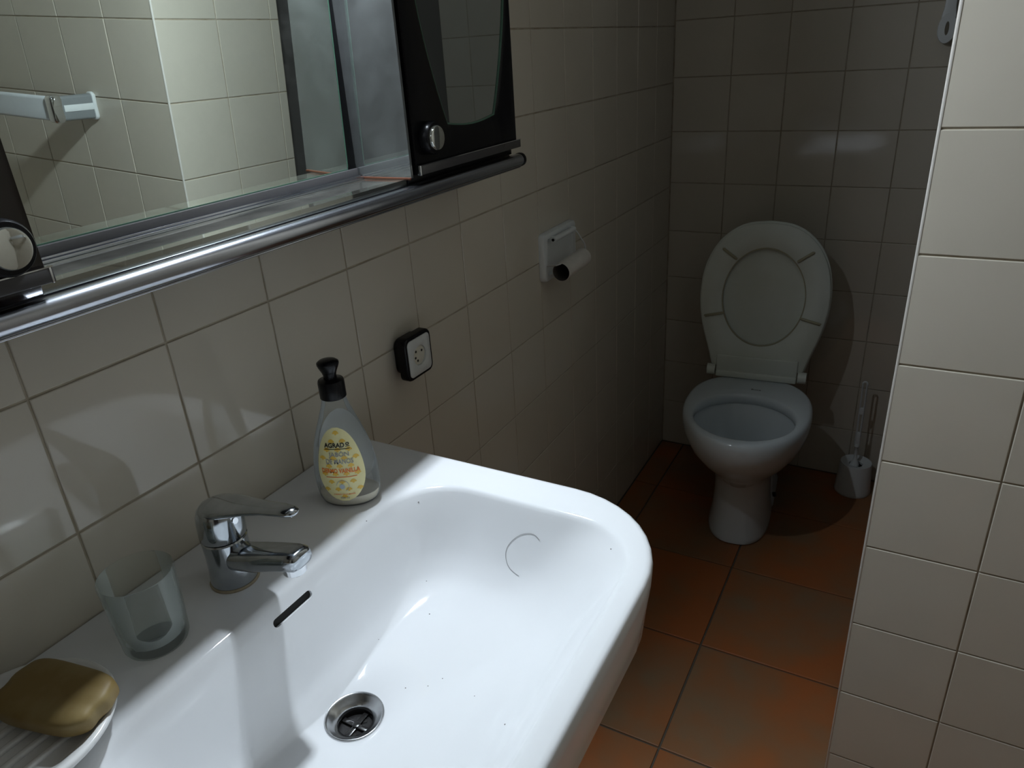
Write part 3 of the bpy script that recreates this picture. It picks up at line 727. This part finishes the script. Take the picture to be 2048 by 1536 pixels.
obj('fixing_hole', bm, 'hole', tl, 40)['label'] = 'dark fixing hole at the side of the foot'
bm = text('Roca', 0, 0, .0075, None, .02, .026)
for v in bm.verts: v.co = Vector((v.co.x + .012, -.098 + v.co.y, .4052))
obj('maker_mark', bm, 'lab_black', tl)['label'] = 'small dark maker mark on the rim'
# seat and lid stand upright, leaning slightly to the wall
LY, LZ, LA = -.016, .418, math.atan(.15)
def lid3(off):
    def f(s, h, d):
        d += off; return (s, LY + h * math.sin(LA) - d * math.cos(LA), LZ + h * math.cos(LA) + d * math.sin(LA))
    return f
def outline(pts, N=72):
    '''closed half-width profile -> evenly spaced outline'''
    P = []
    for i in range(len(pts) - 1):
        p0, p1, p2, p3 = pts[max(i - 1, 0)], pts[i], pts[i + 1], pts[min(i + 2, len(pts) - 1)]
        for k in range(8):
            t = k / 8; P.append(tuple(.5 * (2 * b1 + (b2 - b0) * t + (2 * b0 - 5 * b1 + 4 * b2 - b3) * t * t + (3 * b1 - b0 - 3 * b2 + b3) * t ** 3) for b0, b1, b2, b3 in zip(p0, p1, p2, p3)))
    P.append(pts[-1])
    loop = P + [(-x, y) for x, y in reversed(P[1:-1])] if pts[0][0] == 0 else None
    L = [0]; cl = loop + [loop[0]]
    for a_, b_ in zip(cl, cl[1:]): L.append(L[-1] + math.hypot(b_[0] - a_[0], b_[1] - a_[1]))
    out = []; j = 0
    for i in range(N):
        d = L[-1] * i / N
        while L[j + 1] < d: j += 1
        t = (d - L[j]) / (L[j + 1] - L[j]); out.append((cl[j][0] + (cl[j + 1][0] - cl[j][0]) * t, cl[j][1] + (cl[j + 1][1] - cl[j][1]) * t))
    return out
lo = outline([(0, .012), (.07, .012), (.120, .013), (.131, .019), (.137, .045), (.150, .085), (.164, .13), (.174, .18), (.1775, .225), (.174, .275), (.162, .325), (.138, .372), (.100, .410), (.055, .431), (0, .437)])
lo = [p for p in lo]
bm = bmesh.new(); plate(bm, lo, lid3(0), -.018, -.004, .004); obj('lid', bm, 'seat', tl, 50)
bm = bmesh.new()
hole = []
for s_, h_ in lo:      # same angular order as the outline
    t = math.atan2(h_ - .225, s_); hole.append((.110 * math.cos(t), .225 + .137 * math.sin(t)))
lo2 = [(s * .975, .205 + (h - .205) * .975) for s, h in lo]
f3 = lid3(0)
def sc(ps, k, cy): return [(s * k, cy + (h - cy) * k) for s, h in ps]
loft(bm, [[f3(s, h, -.003) for s, h in lo2], [f3(s, h, .008) for s, h in lo2], [f3(s, h, .0115) for s, h in sc(lo2, .978, .21)], [f3(s, h, .0115) for s, h in sc(hole, 1.03, .225)], [f3(s, h, .0085) for s, h in hole], [f3(s, h, -.003) for s, h in hole]], closed=True)
st = obj('seat', bm, 'seat', tl, 45); st['label'] = 'raised seat ring with a yellowed inner edge'
bm = bmesh.new()
loft(bm, [[f3(s, h, .0108) for s, h in sc(hole, 1.025, .225)], [f3(s, h, .0128) for s, h in sc(hole, 1.018, .225)], [f3(s, h, .0128) for s, h in sc(hole, 1.0, .225)], [f3(s, h, .007) for s, h in sc(hole, .995, .225)]], closed=True)
obj('seat_inner_edge', bm, 'seat_line', st, 40)
for sx_, (s0, h0), (s1, h1) in ((1, (.080, .330), (.118, .357)), (-1, (.080, .330), (.118, .357)), (1, (.104, .175), (.155, .163)), (-1, (.104, .175), (.155, .163))):
    bm = bmesh.new(); tube(bm, [f3(sx_ * s0, h0, .0115), f3(sx_ * (s0 * .9 + s1 * .1), h0 * .9 + h1 * .1, .0130), f3(sx_ * s1, h1, .0130), f3(sx_ * (s1 + .003), h1 + .001, .0110)], [.0030, .0042, .0042, .002], 8, Vector((0, -1, 0)))
    obj('bumper', bm, 'seat_line', st, 60)
bm = bmesh.new(); box(bm, -.112, .112, LY - .018, LY + .012, .4048, .4245, .004)
box(bm, -.112, .112, LY - .013, LY - .001, .42, .472, .003)
obj('hinge_block', bm, 'seat', tl, 50)
for s_ in (-1, 1):
    bm = bmesh.new(); cyl(bm, (s_ * .1145, LY - .004, .4215), (s_ * .1375, LY - .004, .4215), .0165, 24); bmesh.ops.bevel(bm, geom=[e for e in bm.edges if len(e.link_faces) == 2 and e.calc_face_angle(0) > 1], offset=.003, segments=2, affect='EDGES')
    obj('hinge_barrel', bm, 'seat', tl, 50)

# ------------------------------------------------------------------ toilet brush in its holder
HX, HY = .6405, 2.160
bh = thing('brush_holder', 'white plastic toilet brush holder on the floor right of the toilet', 'brush holder', (HX, HY, 0))
bm = bmesh.new(); lathe(bm, [(.0505, 0), (.0520, .002), (.0515, .010), (.0445, .100), (.0440, .103), (.0425, .1035), (.0330, .0985), (.0210, .0965), (.0195, .0955), (.0195, .070)], 48, cap1=False)
obj('holder_body', bm, 'white', bh, 45)
bm = bmesh.new(); lathe(bm, [(.0195, .088), (.0005, .088)], 32, cap0=False, cap1=False); obj('holder_opening', bm, 'hole', bh, 45)
br = thing('toilet_brush', 'white toilet brush with slotted handle standing in its holder', 'brush', (HX - .004, HY - .004, .090))
bm = bmesh.new(); lathe(bm, [(.0130, 0), (.0130, .006), (.0100, .014), (.0062, .022), (.0046, .032), (.0044, .065), (.0060, .0665), (.0072, .0685), (.0060, .0705), (.0052, .072), (.0052, .076)], 20)
obj('brush_stem', bm, 'white', br, 50)
bm = bmesh.new()
for s_ in (-1, 1): tube(bm, [(s_ * .0046, 0, .073), (s_ * .0052, 0, .15), (s_ * .0058, 0, .278)], [(.0036, .0042), (.0026, .0042), (.0026, .0042)], 8, Vector((0, -1, 0)))
box(bm, -.0050, .0050, -.0035, .0035, .072, .118, .001); box(bm, -.0055, .0055, -.0035, .0035, .178, .200, .001)
tube(bm, [(.0058 * math.cos(PI * i / 8), 0, .278 + .006 * math.sin(PI * i / 8)) for i in range(9)], .0028, 8, Vector((0, -1, 0)))
obj('brush_handle', bm, 'white', br, 50)
bm = bmesh.new(); lathe(bm, [(.006, -.075), (.017, -.070), (.018, -.01), (.008, -.002)], 20); b_ = obj('brush_bristles', bm, 'bristle', br, 60)
br.rotation_euler = (0, math.radians(-1.0), 0)

# ------------------------------------------------------------------ towel rail on the partition (seen in the mirror)
tr = thing('towel_rail', 'white and chrome towel rail on the tiled partition, seen in the mirror', 'towel rail', (.935, YP, 1.187))
bm = bmesh.new(); plate(bm, rrect(-.011, .011, -.028, .028, .008, 6, 2), lambda u, v, d: (u, -d, v), .0002, .008, .002); obj('wall_plate', bm, 'white', tr, 50)
bm = bmesh.new(); loft(bm, [[(u, -d, v) for u, v in rrect(-.008 * k, .008 * k, -.025 * k, .025 * k, .006 * k, 6, 2)] for d, k in ((.007, 1), (.060, .97), (.085, .95))]); obj('bracket', bm, 'bracket', tr, 50)
bm = bmesh.new(); box(bm, -.0090, -.0072, -.072, -.006, -.0065, .0065, .0006); obj('stripe', bm, 'white', tr, 40)['label'] = 'white stripe on the bracket'
bm = bmesh.new(); plate(bm, rrect(-.012, .012, -.027, .027, .008, 6, 2), lambda u, v, d: (d, -.085 + u, v), -.009, .012, .003); obj('chrome_ring', bm, 'bright_chrome', tr, 50)
bm = bmesh.new(); plate(bm, rrect(-.008, .008, -.0235, .0235, .006, 6, 2), lambda u, v, d: (d, -.085 + u, v), .008, .50, .001); obj('bar', bm, 'towel_bar', tr, 50)
bm = bmesh.new(); loft(bm, [[(.49 + u, -d, v) for u, v in rrect(-.008, .008, -.025, .025, .006, 6, 2)] for d in (.0002, .085)]); obj('bracket', bm, 'bracket', tr, 50)

# ------------------------------------------------------------------ cistern pull
cp = thing('cistern_pull', 'white plastic pull handle hanging from its cord on the back wall near the partition', 'pull handle', (.684, YB - .020, 1.315))
bm = bmesh.new()
oc = [(s, h) for s, h in sup(-.012, .034, .034, .0205, 2, 36, 2)]; ih = [(s * .22, -.012 + (h + .012) * .45) for s, h in oc]
loft(bm, [[(s, -.006, h) for s, h in oc], [(s * .96, -.009, -.012 + (h + .012) * .96) for s, h in oc], [(s, -.009, h) for s, h in ih], [(s, .004, h) for s, h in ih], [(s, .004, h) for s, h in oc]], closed=True)
loft(bm, [[(x, y, z) for x, y in rrect(-w_, w_, -.008, .003, .002, 3, 1)] for z, w_ in ((.012, .016), (.035, .0125), (.060, .0115))])
obj('handle', bm, 'white', cp, 50)
bm = bmesh.new(); tube(bm, [(0, -.002, .055), (0, -.002, .50)], .0022, 8); obj('cord', bm, 'wire', cp, 60)
bm = bmesh.new(); box(bm, -.30, .06, -.13, .0195, .50, .80, .02); obj('cistern', bm, 'white', cp, 50)['label'] = 'white cistern box high on the wall'

# ------------------------------------------------------------------ hair and specks in the basin
import mathutils
bvh_bm = bmesh.new(); bvh_bm.from_mesh(body.data); bvh = mathutils.bvhtree.BVHTree.FromBMesh(bvh_bm)
def drop(x, y):
    h = bvh.ray_cast(Vector((x, y, ZT + .2)), Vector((0, 0, -1))); return h[0] if h[0] is not None else Vector((x, y, ZT))
def strand(name, pts, r, label):
    P = []
    for i in range(len(pts) - 1):
        p0, p1, p2, p3 = (Vector(pts[max(0, min(len(pts) - 1, i + k))]) for k in (-1, 0, 1, 2))
        for k in range(6):
            t = k / 6; q = .5 * (2 * p1 + (p2 - p0) * t + (2 * p0 - 5 * p1 + 4 * p2 - p3) * t * t + (3 * p1 - p0 - 3 * p2 + p3) * t ** 3); P.append(q)
    bm = bmesh.new(); tube(bm, [drop(q.x, q.y) + Vector((.0003, -.0002, .0006)) for q in P], r, 5)
    return tag(obj(name, bm, 'hair', None, 60), label, 'hair')
def on_bowl(u, v):
    """world point where the basin surface meets the line of sight of a reference pixel"""
    d = right * ((u - 1024) / 1449.73) + down * ((v - 768) / 1449.73) + fwd
    h = bvh.ray_cast(cam.matrix_world.translation, d.normalized()); return h[0].xy if h[0] is not None else Vector((.3, .4))
strand('hair_strand', [on_bowl(u, v) for u, v in ((1079, 1081), (1066, 1069), (1045, 1069), (1026, 1080), (1013, 1098), (1012, 1120), (1020, 1138), (1040, 1154))], .00020, 'curled dark hair stuck to the inside of the washbasin')
sp = bmesh.new()
for (u, v, r) in ((837, 1004, .0011), (1222, 1098, .0010), (853, 1162, .0007), (859, 1228, .0009), (811, 1376, .0008), (856, 1372, .0007), (885, 1357, .0007), (949, 1392, .0006), (1010, 1449, .0009), (757, 1279, .0006), (733, 1042, .0009)):
    q = on_bowl(u, v); p = drop(q.x, q.y)
    bmesh.ops.create_icosphere(sp, subdivisions=1, radius=r, matrix=Matrix.Translation(p) @ Matrix.Diagonal((1, 1, .5, 1)))
o = tag(obj('dirt_specks', sp, 'hair'), 'tiny dark specks of dirt scattered in the washbasin', 'dirt'); o['kind'] = 'stuff'
bvh_bm.free()
